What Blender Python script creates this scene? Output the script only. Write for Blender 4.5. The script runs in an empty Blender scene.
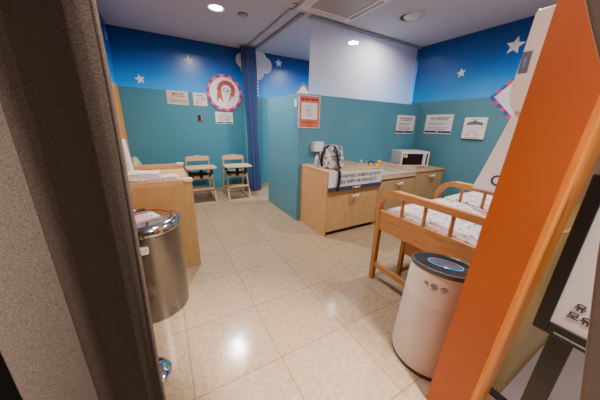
import bpy, bmesh, math, random
from mathutils import Vector, Matrix
random.seed(7)
D, C = bpy.data, bpy.context
COL = C.scene.collection
PI = math.pi
sin, cos = math.sin, math.cos

# ------------------------------------------------------------------ materials
def lin(c):
    return tuple(((v/255)/12.92 if v/255 <= .04045 else ((v/255+.055)/1.055)**2.4) for v in c) + (1,)
MATS = {}
def new_mat(name):
    m = D.materials.new(name); m.use_nodes = True
    nt = m.node_tree
    return m, nt, nt.nodes, nt.links, nt.nodes['Principled BSDF']
def mat(name, c, rough=.5, metal=0, var=.06, scale=8, bump=0, bscale=60, coat=0, spec=.5):
    """plain surface: base colour with a soft procedural variation"""
    if name in MATS: return MATS[name]
    m, nt, n, l, b = new_mat(name)
    b.inputs['Roughness'].default_value = rough
    b.inputs['Metallic'].default_value = metal
    b.inputs['Coat Weight'].default_value = coat
    b.inputs['Specular IOR Level'].default_value = spec
    tc = n.new('ShaderNodeTexCoord')
    no = n.new('ShaderNodeTexNoise'); no.inputs['Scale'].default_value = scale; no.inputs['Detail'].default_value = 4
    l.new(tc.outputs['Object'], no.inputs['Vector'])
    r = n.new('ShaderNodeValToRGB'); k = lin(c)
    r.color_ramp.elements[0].color = tuple(v*(1-var) for v in k[:3])+(1,)
    r.color_ramp.elements[1].color = tuple(min(1, v*(1+var)) for v in k[:3])+(1,)
    r.color_ramp.elements[0].position = .3; r.color_ramp.elements[1].position = .7
    l.new(no.outputs['Fac'], r.inputs['Fac']); l.new(r.outputs['Color'], b.inputs['Base Color'])
    if bump:
        n2 = n.new('ShaderNodeTexNoise'); n2.inputs['Scale'].default_value = bscale
        l.new(tc.outputs['Object'], n2.inputs['Vector'])
        bp = n.new('ShaderNodeBump'); bp.inputs['Strength'].default_value = bump; bp.inputs['Distance'].default_value = .01
        l.new(n2.outputs['Fac'], bp.inputs['Height']); l.new(bp.outputs['Normal'], b.inputs['Normal'])
    MATS[name] = m; return m
def wood(name, c1, c2, axis='x', rough=.45, freq=5):
    if name in MATS: return MATS[name]
    m, nt, n, l, b = new_mat(name)
    b.inputs['Roughness'].default_value = rough
    tc = n.new('ShaderNodeTexCoord'); mp = n.new('ShaderNodeMapping')
    s = {'x': (1, 14, 14), 'y': (14, 1, 14), 'z': (14, 14, 1)}[axis]
    mp.inputs['Scale'].default_value = s
    no = n.new('ShaderNodeTexNoise'); no.inputs['Scale'].default_value = freq; no.inputs['Detail'].default_value = 5
    no.inputs['Distortion'].default_value = .4
    r = n.new('ShaderNodeValToRGB')
    r.color_ramp.elements[0].color = lin(c1); r.color_ramp.elements[1].color = lin(c2)
    r.color_ramp.elements[0].position = .32; r.color_ramp.elements[1].position = .68
    l.new(tc.outputs['Object'], mp.inputs['Vector']); l.new(mp.outputs['Vector'], no.inputs['Vector'])
    l.new(no.outputs['Fac'], r.inputs['Fac']); l.new(r.outputs['Color'], b.inputs['Base Color'])
    MATS[name] = m; return m
def emis(name, c, s):
    m, nt, n, l, b = new_mat(name)
    b.inputs['Base Color'].default_value = lin(c)
    b.inputs['Emission Color'].default_value = lin(c); b.inputs['Emission Strength'].default_value = s
    MATS[name] = m; return m
def wall_paint(name, split, teal, below=None):
    """mural wall: teal dado, above it a painted sky running from bright blue up to navy"""
    m, nt, n, l, b = new_mat(name)
    b.inputs['Roughness'].default_value = .3
    b.inputs['Specular IOR Level'].default_value = .4
    tc = n.new('ShaderNodeTexCoord'); sx = n.new('ShaderNodeSeparateXYZ')
    l.new(tc.outputs['Object'], sx.inputs['Vector'])
    mr = n.new('ShaderNodeMapRange'); mr.inputs['From Min'].default_value = split; mr.inputs['From Max'].default_value = 2.97
    l.new(sx.outputs['Z'], mr.inputs['Value'])
    r = n.new('ShaderNodeValToRGB')
    r.color_ramp.elements[0].color = lin((34, 160, 244)); r.color_ramp.elements[1].color = lin((8, 52, 118))
    e = r.color_ramp.elements.new(.5); e.color = lin((8, 98, 190))
    l.new(mr.outputs['Result'], r.inputs['Fac'])
    gt = n.new('ShaderNodeMath'); gt.operation = 'GREATER_THAN'; gt.inputs[1].default_value = split
    l.new(sx.outputs['Z'], gt.inputs[0])
    mx = n.new('ShaderNodeMix'); mx.data_type = 'RGBA'
    no = n.new('ShaderNodeTexNoise'); no.inputs['Scale'].default_value = 1.5
    l.new(tc.outputs['Object'], no.inputs['Vector'])
    r2 = n.new('ShaderNodeValToRGB'); k = lin(below or teal)
    r2.color_ramp.elements[0].color = tuple(v*.94 for v in k[:3])+(1,); r2.color_ramp.elements[1].color = tuple(v*1.05 for v in k[:3])+(1,)
    l.new(no.outputs['Fac'], r2.inputs['Fac'])
    l.new(gt.outputs[0], mx.inputs['Factor']); l.new(r2.outputs['Color'], mx.inputs['A']); l.new(r.outputs['Color'], mx.inputs['B'])
    l.new(mx.outputs['Result'], b.inputs['Base Color'])
    # slight orange peel so the lamps smear in the gloss
    n2 = n.new('ShaderNodeTexNoise'); n2.inputs['Scale'].default_value = 90
    l.new(tc.outputs['Object'], n2.inputs['Vector'])
    bp = n.new('ShaderNodeBump'); bp.inputs['Strength'].default_value = .08; bp.inputs['Distance'].default_value = .004
    l.new(n2.outputs['Fac'], bp.inputs['Height']); l.new(bp.outputs['Normal'], b.inputs['Normal'])
    MATS[name] = m; return m
def floor_mat():
    m, nt, n, l, b = new_mat('vinyl_tile')
    tc = n.new('ShaderNodeTexCoord'); mp = n.new('ShaderNodeMapping')
    mp.inputs['Location'].default_value = (.015, -.01, 0)
    l.new(tc.outputs['Object'], mp.inputs['Vector'])
    br = n.new('ShaderNodeTexBrick')
    br.offset = 0; br.squash = 1
    br.inputs['Scale'].default_value = 1
    br.inputs['Brick Width'].default_value = .54; br.inputs['Row Height'].default_value = .54
    br.inputs['Mortar Size'].default_value = .0032; br.inputs['Mortar Smooth'].default_value = .4
    br.inputs['Color1'].default_value = lin((164, 144, 116)); br.inputs['Color2'].default_value = lin((156, 135, 108))
    br.inputs['Mortar'].default_value = lin((132, 108, 84))
    l.new(mp.outputs['Vector'], br.inputs['Vector'])
    # marbled flecks
    no = n.new('ShaderNodeTexNoise'); no.inputs['Scale'].default_value = 38; no.inputs['Detail'].default_value = 8; no.inputs['Roughness'].default_value = .7; no.inputs['Distortion'].default_value = 1.5
    l.new(tc.outputs['Object'], no.inputs['Vector'])
    r = n.new('ShaderNodeValToRGB')
    r.color_ramp.elements[0].color = lin((118, 92, 68)); r.color_ramp.elements[1].color = lin((218, 196, 166))
    r.color_ramp.elements[0].position = .32; r.color_ramp.elements[1].position = .70
    e = r.color_ramp.elements.new(.5); e.color = lin((166, 142, 114))
    l.new(no.outputs['Fac'], r.inputs['Fac'])
    mx = n.new('ShaderNodeMix'); mx.data_type = 'RGBA'; mx.inputs['Factor'].default_value = .42
    l.new(br.outputs['Color'], mx.inputs['A']); l.new(r.outputs['Color'], mx.inputs['B'])
    mm = n.new('ShaderNodeMix'); mm.data_type = 'RGBA'
    fm = n.new('ShaderNodeMath'); fm.operation = 'MULTIPLY'; fm.inputs[1].default_value = .6
    l.new(br.outputs['Fac'], fm.inputs[0]); l.new(fm.outputs[0], mm.inputs['Factor'])
    l.new(mx.outputs['Result'], mm.inputs['A']); mm.inputs['B'].default_value = lin((98, 78, 58))
    # scuffs
    sc = n.new('ShaderNodeTexNoise'); sc.inputs['Scale'].default_value = 2.2; sc.inputs['Detail'].default_value = 6
    l.new(tc.outputs['Object'], sc.inputs['Vector'])
    rr = n.new('ShaderNodeMapRange'); rr.inputs['To Min'].default_value = .06; rr.inputs['To Max'].default_value = .26
    l.new(sc.outputs['Fac'], rr.inputs['Value']); l.new(rr.outputs['Result'], b.inputs['Roughness'])
    l.new(mm.outputs['Result'], b.inputs['Base Color'])
    bp = n.new('ShaderNodeBump'); bp.inputs['Strength'].default_value = .06; bp.inputs['Distance'].default_value = .01
    n3 = n.new('ShaderNodeTexNoise'); n3.inputs['Scale'].default_value = 9; n3.inputs['Detail'].default_value = 3
    l.new(tc.outputs['Object'], n3.inputs['Vector']); l.new(n3.outputs['Fac'], bp.inputs['Height'])
    l.new(bp.outputs['Normal'], b.inputs['Normal'])
    return m
def fabric(name, c1, c2, scale=260, stretch=(1, 1, 12), rough=.95):
    m, nt, n, l, b = new_mat(name)
    b.inputs['Roughness'].default_value = rough; b.inputs['Specular IOR Level'].default_value = .1
    tc = n.new('ShaderNodeTexCoord'); mp = n.new('ShaderNodeMapping'); mp.inputs['Scale'].default_value = stretch
    no = n.new('ShaderNodeTexNoise'); no.inputs['Scale'].default_value = scale; no.inputs['Detail'].default_value = 3
    l.new(tc.outputs['Object'], mp.inputs['Vector']); l.new(mp.outputs['Vector'], no.inputs['Vector'])
    r = n.new('ShaderNodeValToRGB'); r.color_ramp.elements[0].color = lin(c1); r.color_ramp.elements[1].color = lin(c2)
    r.color_ramp.elements[0].position = .35; r.color_ramp.elements[1].position = .65
    l.new(no.outputs['Fac'], r.inputs['Fac']); l.new(r.outputs['Color'], b.inputs['Base Color'])
    bp = n.new('ShaderNodeBump'); bp.inputs['Strength'].default_value = .3; bp.inputs['Distance'].default_value = .002
    l.new(no.outputs['Fac'], bp.inputs['Height']); l.new(bp.outputs['Normal'], b.inputs['Normal'])
    MATS[name] = m; return m
def print_fabric():
    """white cotton scattered with small coloured motifs"""
    m, nt, n, l, b = new_mat('print_cotton')
    b.inputs['Roughness'].default_value = .8
    tc = n.new('ShaderNodeTexCoord')
    def layer(prev, scale, loc, thr, ramp):
        mp = n.new('ShaderNodeMapping'); mp.inputs['Location'].default_value = loc; mp.inputs['Scale'].default_value = (1, 1.6, 1)
        l.new(tc.outputs['Object'], mp.inputs['Vector'])
        v = n.new('ShaderNodeTexVoronoi'); v.inputs['Scale'].default_value = scale
        nz = n.new('ShaderNodeTexNoise'); nz.inputs['Scale'].default_value = scale*2.4
        l.new(mp.outputs['Vector'], nz.inputs['Vector'])
        ad = n.new('ShaderNodeMath'); ad.operation = 'MULTIPLY_ADD'; ad.inputs[1].default_value = .5
        l.new(nz.outputs['Fac'], ad.inputs[0]); l.new(mp.outputs['Vector'], v.inputs['Vector'])
        l.new(v.outputs['Distance'], ad.inputs[2])
        lt = n.new('ShaderNodeMath'); lt.operation = 'LESS_THAN'; lt.inputs[1].default_value = thr
        l.new(ad.outputs[0], lt.inputs[0])
        r = n.new('ShaderNodeValToRGB'); r.color_ramp.interpolation = 'CONSTANT'
        els = r.color_ramp.elements
        els[0].color = lin(ramp[0]); els[1].position = 1/len(ramp); els[1].color = lin(ramp[1])
        for i, c in enumerate(ramp[2:], 2):
            e = els.new(i/len(ramp)); e.color = lin(c)
        sp = n.new('ShaderNodeSeparateColor'); l.new(v.outputs['Color'], sp.inputs['Color']); l.new(sp.outputs['Red'], r.inputs['Fac'])
        mx = n.new('ShaderNodeMix'); mx.data_type = 'RGBA'
        l.new(lt.outputs[0], mx.inputs['Factor']); mx.inputs['A'].default_value = lin((222, 210, 214))
        if prev: l.new(prev, mx.inputs['A'])
        l.new(r.outputs['Color'], mx.inputs['B'])
        return mx.outputs['Result']
    a = layer(None, 9, (0, 0, 0),   .66, [(236, 170, 180), (240, 222, 150), (228, 150, 160), (238, 226, 228), (190, 200, 226)])
    c = layer(a, 17, (.3, .7, .1), .5, [(60, 60, 70), (200, 90, 100), (110, 120, 150), (220, 140, 90), (70, 80, 110)])
    l.new(c, b.inputs['Base Color'])
    return m

M = {}
M['teal'] = mat('teal_paint', (70, 136, 156), .35, var=.05, scale=1.5)
M['ceil'] = mat('ceiling_paint', (172, 174, 192), .9, var=.02)
M['white'] = mat('white_plastic', (232, 228, 228), .35, var=.02)
M['paper'] = mat('white_paper', (226, 226, 232), .6, var=.02)
M['cream'] = mat('cream_paper', (222, 208, 196), .6, var=.03)
M['tan'] = mat('tan_paper', (208, 184, 164), .6, var=.03)
M['ink'] = mat('dark_ink', (56, 58, 70), .6)
M['grey'] = mat('grey_plastic', (120, 122, 128), .4)
M['slate'] = mat('slate_print', (58, 64, 84), .5)
M['red'] = mat('red_ink', (214, 84, 88), .6)
M['beech'] = wood('beech_laminate', (190, 150, 100), (206, 168, 118), 'z')
M['beechtop'] = wood('beech_top', (190, 156, 112), (204, 172, 128), 'x')
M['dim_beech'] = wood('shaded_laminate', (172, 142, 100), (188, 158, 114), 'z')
M['crib'] = wood('orange_pine', (166, 112, 60), (186, 134, 82), 'y')
M['cribz'] = wood('orange_pine_upright', (162, 108, 56), (182, 130, 78), 'z')
M['ply'] = wood('pale_wood', (194, 160, 124), (210, 178, 142), 'x')
M['orange'] = mat('orange_laminate', (180, 84, 22), .5, var=.06, scale=2.5)
M['orange_edge'] = wood('orange_edge_band', (232, 134, 42), (240, 148, 58), 'z')
M['steel'] = mat('brushed_steel', (128, 125, 124), .24, 1, var=.06, scale=3)
M['chrome'] = mat('chrome', (225, 225, 228), .08, 1, var=.01)
M['black'] = mat('black_plastic', (18, 18, 20), .35)
M['darkglass'] = mat('dark_glass', (14, 16, 26), .08)
M['strap'] = mat('black_webbing', (20, 20, 24), .85)
M['stone'] = mat('beige_stone', (216, 194, 172), .4, var=.1, scale=60)
M['navy'] = fabric('navy_cloth', (44, 58, 98), (68, 86, 132), 40)
M['brown'] = fabric('grey_brown_cloth', (76, 64, 56), (102, 89, 81), 300, (1, 1, 2.2))
M['lightcloth'] = fabric('taupe_cloth', (158, 144, 134), (172, 157, 146), 380, (1, 1, 2.2))
M['print'] = print_fabric()
M['toe'] = mat('dark_toe_kick', (40, 32, 26), .8)
M['taupe'] = mat('taupe_metal', (118, 108, 108), .5)
M['railgrey'] = mat('rail_grey', (132, 142, 160), .4)

# ------------------------------------------------------------------ mesh helpers
class MB:
    def __init__(s): s.b = bmesh.new()
    def box(s, c, d, rz=0, rx=0, ry=0):
        r = bmesh.ops.create_cube(s.b, size=1)
        mt = Matrix.Translation(c) @ Matrix.Rotation(rz, 4, 'Z') @ Matrix.Rotation(ry, 4, 'Y') @ Matrix.Rotation(rx, 4, 'X') @ Matrix.Diagonal((*d, 1))
        bmesh.ops.transform(s.b, matrix=mt, verts=r['verts']); return s
    def bb(s, x0, x1, y0, y1, z0, z1):
        return s.box(((x0+x1)/2, (y0+y1)/2, (z0+z1)/2), (abs(x1-x0), abs(y1-y0), abs(z1-z0)))
    def cyl(s, p0, p1, r0, r1=None, seg=20):
        p0, p1 = Vector(p0), Vector(p1); d = p1-p0
        r = bmesh.ops.create_cone(s.b, cap_ends=True, segments=seg, radius1=r0, radius2=r0 if r1 is None else r1, depth=d.length)
        q = d.to_track_quat('Z', 'Y').to_matrix().to_4x4()
        bmesh.ops.transform(s.b, matrix=Matrix.Translation((p0+p1)/2) @ q, verts=r['verts']); return s
    def sph(s, c, d, seg=20, rz=0):
        r = bmesh.ops.create_uvsphere(s.b, u_segments=seg, v_segments=seg//2+2, radius=1)
        bmesh.ops.transform(s.b, matrix=Matrix.Translation(c) @ Matrix.Rotation(rz, 4, 'Z') @ Matrix.Diagonal((*d, 1)), verts=r['verts']); return s
    def lathe(s, prof, c=(0, 0, 0), seg=48):
        rings = []
        for r, z in prof:
            rings.append([s.b.verts.new((c[0]+r*cos(2*PI*k/seg), c[1]+r*sin(2*PI*k/seg), c[2]+z)) for k in range(seg)] if r > 1e-6 else [s.b.verts.new((c[0], c[1], c[2]+z))])
        for a, b in zip(rings, rings[1:]):
            for k in range(seg):
                k2 = (k+1) % seg
                if len(a) == 1 and len(b) == 1: continue
                if len(a) == 1: f = (a[0], b[k], b[k2])
                elif len(b) == 1: f = (a[k], b[0], a[k2])
                else: f = (a[k], b[k], b[k2], a[k2])
                s.b.faces.new(f)
        bmesh.ops.recalc_face_normals(s.b, faces=s.b.faces); return s
    def tube(s, pts, r, seg=10, flat=None):
        """round bar, or a rectangular one (flat = (width, height)) along a path"""
        pts = [Vector(p) for p in pts]; rings = []
        for i, p in enumerate(pts):
            t = (pts[min(i+1, len(pts)-1)]-pts[max(i-1, 0)]).normalized()
            up = Vector((0, 0, 1)) if abs(t.z) < .95 else Vector((0, 1, 0))
            if flat and len(flat) > 2: up = Vector(flat[2])
            a = t.cross(up).normalized(); b = a.cross(t).normalized()
            if flat:
                w, h = flat[0]/2, flat[1]/2
                rings.append([s.b.verts.new(p+a*x*w+b*y*h) for x, y in ((-1, -1), (1, -1), (1, 1), (-1, 1))])
            else:
                rr = r[i] if isinstance(r, (list, tuple)) else r
                rings.append([s.b.verts.new(p+a*cos(2*PI*k/seg)*rr+b*sin(2*PI*k/seg)*rr) for k in range(seg)])
        n = len(rings[0])
        for A, B in zip(rings, rings[1:]):
            for k in range(n): s.b.faces.new((A[k], A[(k+1) % n], B[(k+1) % n], B[k]))
        s.b.faces.new(rings[0][::-1]); s.b.faces.new(rings[-1])
        bmesh.ops.recalc_face_normals(s.b, faces=s.b.faces); return s
    def prism(s, poly, t, plane='xz', off=0):
        """polygon in a plane, thickness t towards -y (xz), +x (yz) or +z (xy)"""
        def P(u, v, w):
            return {'xz': (u, off-w, v), 'yz': (off+w, u, v), 'xy': (u, v, off+w)}[plane]
        a = [s.b.verts.new(P(u, v, 0)) for u, v in poly]; b = [s.b.verts.new(P(u, v, t)) for u, v in poly]
        s.b.faces.new(a[::-1]); s.b.faces.new(b); n = len(a)
        for k in range(n): s.b.faces.new((a[k], a[(k+1) % n], b[(k+1) % n], b[k]))
        bmesh.ops.recalc_face_normals(s.b, faces=s.b.faces); return s
    def grid(s, fn, nu, nv):
        v = [[s.b.verts.new(fn(i/nu, j/nv)) for j in range(nv+1)] for i in range(nu+1)]
        for i in range(nu):
            for j in range(nv): s.b.faces.new((v[i][j], v[i+1][j], v[i+1][j+1], v[i][j+1]))
        return s
    def build(s, name, m, parent=None, bevel=0, smooth=False, solid=0, loc=None, rz=0, seg=2, sub=0):
        me = D.meshes.new(name); s.b.to_mesh(me); s.b.free()
        o = D.objects.new(name, me); COL.objects.link(o)
        me.materials.append(m)
        if smooth:
            for p in me.polygons: p.use_smooth = True
            md = o.modifiers.new('edges', 'EDGE_SPLIT'); md.split_angle = math.radians(42)
        if solid:
            md = o.modifiers.new('solid', 'SOLIDIFY'); md.thickness = solid; md.offset = 0
        if bevel:
            md = o.modifiers.new('bevel', 'BEVEL'); md.width = bevel; md.segments = seg; md.limit_method = 'ANGLE'; md.angle_limit = math.radians(40)
        if sub:
            md = o.modifiers.new('sub', 'SUBSURF'); md.levels = sub; md.render_levels = sub
        if parent: o.parent = parent
        if loc: o.location = loc
        if rz: o.rotation_euler = (0, 0, rz)
        return o
def tag(o, label=None, cat=None, group=None, kind=None):
    if label: o['label'] = label
    if cat: o['category'] = cat
    if group: o['group'] = group
    if kind: o['kind'] = kind
    return o
def thing(name, label, cat, loc=(0, 0, 0), rz=0, group=None):
    o = D.objects.new(name, None); COL.objects.link(o)
    o.location = loc; o.rotation_euler = (0, 0, rz); o.empty_display_size = .1
    return tag(o, label, cat, group)
def struct(o): o['kind'] = 'structure'; return o
def copy_tree(o, parent=None):
    c = o.copy(); COL.objects.link(c)
    if parent: c.parent = parent
    for ch in list(o.children): copy_tree(ch, c)
    return c
def text(name, s, size, m, parent, x, z, y=-.004, align='CENTER', th=.0008, rot=None, sx=1, bold=0):
    cu = D.curves.new(name, 'FONT'); cu.body = s; cu.size = size; cu.align_x = align; cu.align_y = 'CENTER'
    cu.extrude = th; cu.space_line = 1.0; cu.offset = bold
    t = D.objects.new(name, cu); COL.objects.link(t)
    C.view_layer.update()
    me = D.meshes.new_from_object(t.evaluated_get(C.evaluated_depsgraph_get()))
    D.objects.remove(t); D.curves.remove(cu)
    o = D.objects.new(name, me); COL.objects.link(o); me.materials.clear(); me.materials.append(m)
    o.parent = parent; o.location = (x, y, z); o.rotation_euler = rot or (PI/2, 0, 0); o.scale = (sx, 1, 1)
    return o
def strokes(rows, y=-.004, dx=.008):
    """unreadably small print: rows of short dashes (x0, x1, z, height)"""
    b = MB()
    for x0, x1, z, h in rows:
        x = x0
        while x < x1:
            w = min(random.uniform(.6, 2.2)*h*1.2, x1-x)
            b.bb(x, x+w, y, y+.002, z-h/2, z+h/2); x += w+h*.55
    return b
def circ(r, n=48, cx=0, cz=0, a0=0, a1=2*PI, full=True):
    return [(cx+r*cos(a0+(a1-a0)*k/n), cz+r*sin(a0+(a1-a0)*k/n)) for k in range(n if full else n+1)]
def star_poly(r, rot=0, n=5, inner=.45):
    return [((r if k % 2 == 0 else r*inner)*cos(PI/2+rot+k*PI/n), (r if k % 2 == 0 else r*inner)*sin(PI/2+rot+k*PI/n)) for k in range(2*n)]

RW, LW, BW, CH = 4.48, -.53, 5.45, 2.96     # right wall, left wall, back wall, ceiling
HALF_Y, HALF_X, HALF_Z = 3.15, 1.765, 1.93   # half-height partition
FACE_R = -PI/2                              # turns a wall item so it hangs on the right wall

# ------------------------------------------------------------------ the setting
fl = struct(MB().bb(-2.2, 6, -1.6, BW+.1, -.1, 0).build('floor', floor_mat()))
struct(MB().bb(-2.2, 6, -1.6, BW+.1, CH, CH+.1).build('ceiling', M['ceil']))
struct(MB().bb(LW-.1, RW+.1, BW, BW+.1, 0, CH).build('wall_back', wall_paint('back_mural', 2.055, (66, 131, 152))))
struct(MB().bb(RW, RW+.1, .46, BW, 0, CH).build('wall_right', wall_paint('right_mural', 1.99, (80, 135, 152))))
struct(MB().bb(LW-.1, LW, .70, BW, 0, CH).build('wall_left', wall_paint('left_mural', 2.055, (0, 0, 0), (244, 152, 50))))
struct(MB().bb(HALF_X, RW, HALF_Y, HALF_Y+.12, 0, HALF_Z).bb(HALF_X, HALF_X+.12, HALF_Y+.12, 4.33, 0, HALF_Z)
       .build('wall_partition', mat('partition_paint', (80, 143, 167), .38, var=.05, scale=1.5), bevel=.008))
struct(MB().bb(1.46, RW+.1, .40, .46, 0, CH).build('wall_entrance', wood('pale_wood_wall', (206, 160, 116), (222, 178, 134), 'z', .6, 3)))
struct(MB().bb(-2.2, -.33, .62, .70, 0, CH).build('wall_entrance_left', mat('black_wall', (16, 13, 11), .9)))
struct(MB().bb(LW, RW, BW-.012, BW, 0, .085).build('baseboard_back', mat('skirting', (150, 132, 120), .5)))

# the tall orange jamb board of the doorway
jb = MB().bb(-.0, .13, -.172, 0, 0, CH-.02).build('trim_1', M['orange'])
jb.location = (1.15, .456, 0); jb.rotation_euler = (math.radians(2.0), 0, 0); struct(jb)
je = MB().bb(.003, .205, -.190, -.1725, 0, CH-.02).build('edge_band', M['orange_edge'], jb)
tag(je, 'lighter orange front edge of the board')

# ------------------------------------------------------------------ wall decoration
def decal(name, poly, loc, rz, m, label, cat, group=None, t=.004):
    o = MB().prism(poly, t).build(name, m, loc=loc, rz=rz); return tag(o, label, cat, group)
G = 'white stars on the blue walls'
SW = mat('star_white', (226, 230, 240), .5)
decal('star_decal', star_poly(.085, .2), (-.185, BW+.0015, 2.197), 0, SW, 'white star on the blue back wall, the low one above the tan notice', 'star', G)
decal('star_decal', star_poly(.095, .12), (.648, BW+.0015, 2.60), 0, SW, 'white star on the blue back wall, above and left of the cat picture', 'star', G)
decal('star_decal', star_poly(.09, .1), (2.508, BW+.0015, 2.808), 0, SW, 'white star on the blue back wall, right of the white cloud', 'star', G)
decal('star_decal', star_poly(.075, .15), (RW+.0015, 2.50, 2.40), FACE_R, SW, 'smaller white star on the blue right wall, above the printed notice', 'star', G)
decal('star_decal', star_poly(.118, -.15), (RW+.0015, 1.84, 2.645), FACE_R, SW, 'biggest white star, high on the right wall beside the white wall unit', 'star', G)
decal('star_decal', star_poly(.09, .1), (LW-.0015, 5.17, 2.738), PI/2, SW, 'white star on the narrow strip of left wall beside the brown curtain', 'star', G)

cl = MB()
for cx, cz, r in ((-.26, .05, .14), (-.12, .0, .15), (0, -.03, .19), (.10, .1, .19), (.24, .02, .16), (.06, -.14, .15), (-.17, -.1, .13)):
    cl.prism(circ(r, 32, cx, cz), .004, off=-.0005*random.random())
tag(cl.build('cloud_decal', mat('cloud_white', (214, 216, 226), .6), loc=(1.94, BW+.0015, 2.70)), 'white cloud on the back wall, half hidden by the gathered navy curtain', 'cloud')
ds = thing('dashed_line_decal', 'white dashed vertical line on the back wall below the cloud', 'wall decal', (2.0, BW, 2.06))
for k in range(6): MB().bb(-.021, .021, -.004, .002, .03+k*.066, .068+k*.066).build('dash', SW, ds)

# round cat picture
cat = thing('round_cat_picture', 'round picture of an orange cat with pink striped rim hanging on the back wall', 'picture', (1.275, BW-.004, 2.085))
R0 = .355
MB().prism(circ(R0-.055, 64), .022).build('panel', mat('picture_white', (232, 226, 230), .6), cat)
ring = MB()
rg = MB().prism(circ(R0, 64), .018).build('rim', mat('rim_magenta', (160, 40, 108), .5), cat)
for k in range(24):
    if k % 2 == 0:
        a0, a1 = 2*PI*k/24, 2*PI*(k+1)/24
        p = circ(R0-.004, 6, a0=a0, a1=a1, full=False) + circ(R0-.05, 6, a0=a0, a1=a1, full=False)[::-1]
        ring.prism(p, .004, off=-.018)
ring.build('rim_stripe', mat('rim_pink', (208, 112, 158), .5), rg)
def arcband(r0, r1, a0, a1, cx=0, cz=0, n=14):
    return circ(r1, n, cx, cz, a0, a1, False) + circ(r0, n, cx, cz, a0, a1, False)[::-1]
b = MB().prism(arcband(.10, .185, -.25*PI, 1.12*PI, .03, .03), .003, off=-.022)
b.prism([(-.155, -.02), (-.07, -.02), (-.07, -.16), (-.09, -.16), (-.10, -.10), (-.125, -.11), (-.15, -.2), (-.17, -.2), (-.16, -.10)], .003, off=-.0221)
b.prism(circ(.05, 20, -.11, -.085), .003, off=-.0222)
for s in (-1, 1): b.prism([(-.11+s*.045, -.07), (-.11+s*.015, -.05), (-.11+s*.045, -.02)], .003, off=-.0223)
b.prism([(.11, -.05), (.16, -.03), (.115, -.13), (.085, -.175), (.065, -.165), (.09, -.11)], .003, off=-.0224)
b.prism([(-.09, -.12), (-.06, -.11), (-.035, -.2), (-.055, -.2)], .003, off=-.0225)
cf = b.build('cat_figure', mat('cat_orange', (186, 84, 56), .6), cat)
cf.location = (0, 0, .03)
b = MB()
for a in (.1, .5, .9, 1.3, 1.7, 2.1, 2.5, 2.9):
    b.prism(arcband(.10, .185, a, a+.18, .03, .03, 4), .0015, off=-.0253)
b.build('stripe', mat('cat_stripe', (150, 46, 84), .6), cf)
MB().tube([(.17, -.026, -.04), (.185, -.026, -.08), (.175, -.026, -.12), (.2, -.026, -.16)], .003, 6).build('cat_tail', M['ink'], cf)
text('lettering', 'Cat', .10, M['ink'], cat, .03, .055, -.025, bold=.001)
strokes([(-.005, .07, -.03, .008)], -.025).build('small_lettering', M['grey'], cat)
MB().tube([(-.03, -.01, .355), (0, -.01, .41), (.03, -.01, .355)], .003, 6).tube([(0, -.006, .41), (0, -.006, .85)], .0025, 6).build('cord', mat('red_cord', (120, 50, 100), .7), cat)

def notice(name, label, loc, rz, w, h, m, rows=(), bar=None, texts=(), cat_='sign', group=None, frame=None):
    t = thing(name, label, cat_, loc, rz, group)
    MB().bb(-w/2, w/2, -.005, .002, -h/2, h/2).build('sheet', m, t)
    for rw in rows: strokes([rw], -.0068).build('printed_line', M['ink'], t)
    if bar:
        x = MB().bb(-w/2+.012, w/2-.012, -.0068, -.004, bar[0], bar[1]).build('printed_bar', M['slate'], t)
        MB().bb(-.02, .02, -.0078, -.0066, (bar[0]+bar[1])/2-.006, (bar[0]+bar[1])/2+.006).build('printed_mark', M['paper'], x)
    if frame: 
        f = MB()
        for a in (-1, 1):
            f.bb(a*w/2-.006, a*w/2+.006, -.012, 0, -h/2-.006, h/2+.006); f.bb(-w/2-.006, w/2+.006, -.012, 0, a*h/2-.006, a*h/2+.006)
        f.build('frame', frame, t)
    return t
notice('tan_notice', 'tan printed notice at the teal and blue boundary of the back wall, leftmost sheet', (.385, BW, 1.935), 0, .37, .24, M['tan'],
       [(-.09, .10, .07, .024), (-.11, .12, .03, .015), (-.15, .0, -.025, .009), (-.15, .16, -.05, .010), (-.15, .16, -.075, .010)])
nb = notice('drawing_notice', 'cream sheet with a line drawing, just left of the round cat picture', (.785, BW, 1.935), 0, .26, .235, M['cream'], [(-.05, .06, .07, .016)])
MB().tube([(.045*1.5*cos(a)*1.0-.01+.012*sin(a), -.008, .045*sin(a)+.035*cos(a)-.03) for a in [2*PI*k/24 for k in range(25)]], .0045, 6).build('line_drawing', M['ink'], nb)
MB().tube([(.05, -.008, .0), (.09, -.008, .045), (.1, -.008, .02), (.06, -.008, -.005)], .004, 6).build('line_drawing', M['ink'], nb)
notice('white_notice', 'small white printed notice under the round cat picture', (1.235, BW, 1.60), 0, .36, .235, M['paper'],
       [(-.08, .08, .085, .012), (-.15, .15, .045, .014), (-.15, .15, .01, .014), (-.13, .13, -.025, .014), (-.12, .12, -.055, .012)], bar=(-.108, -.082))
sw = thing('switch_plate', 'small square metal switch plate on the teal back wall below the drawing', 'switch', (.765, BW, 1.58))
MB().bb(-.06, .06, -.008, 0, -.07, .07).build('plate', mat('plate_grey', (92, 98, 104), .3), sw, bevel=.003)
MB().bb(-.05, .0, -.014, -.008, -.05, .055).build('rocker', M['black'], sw, bevel=.002)
MB().bb(.0, .045, -.012, -.008, -.05, .055).build('rocker', M['grey'], sw, bevel=.002)

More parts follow.
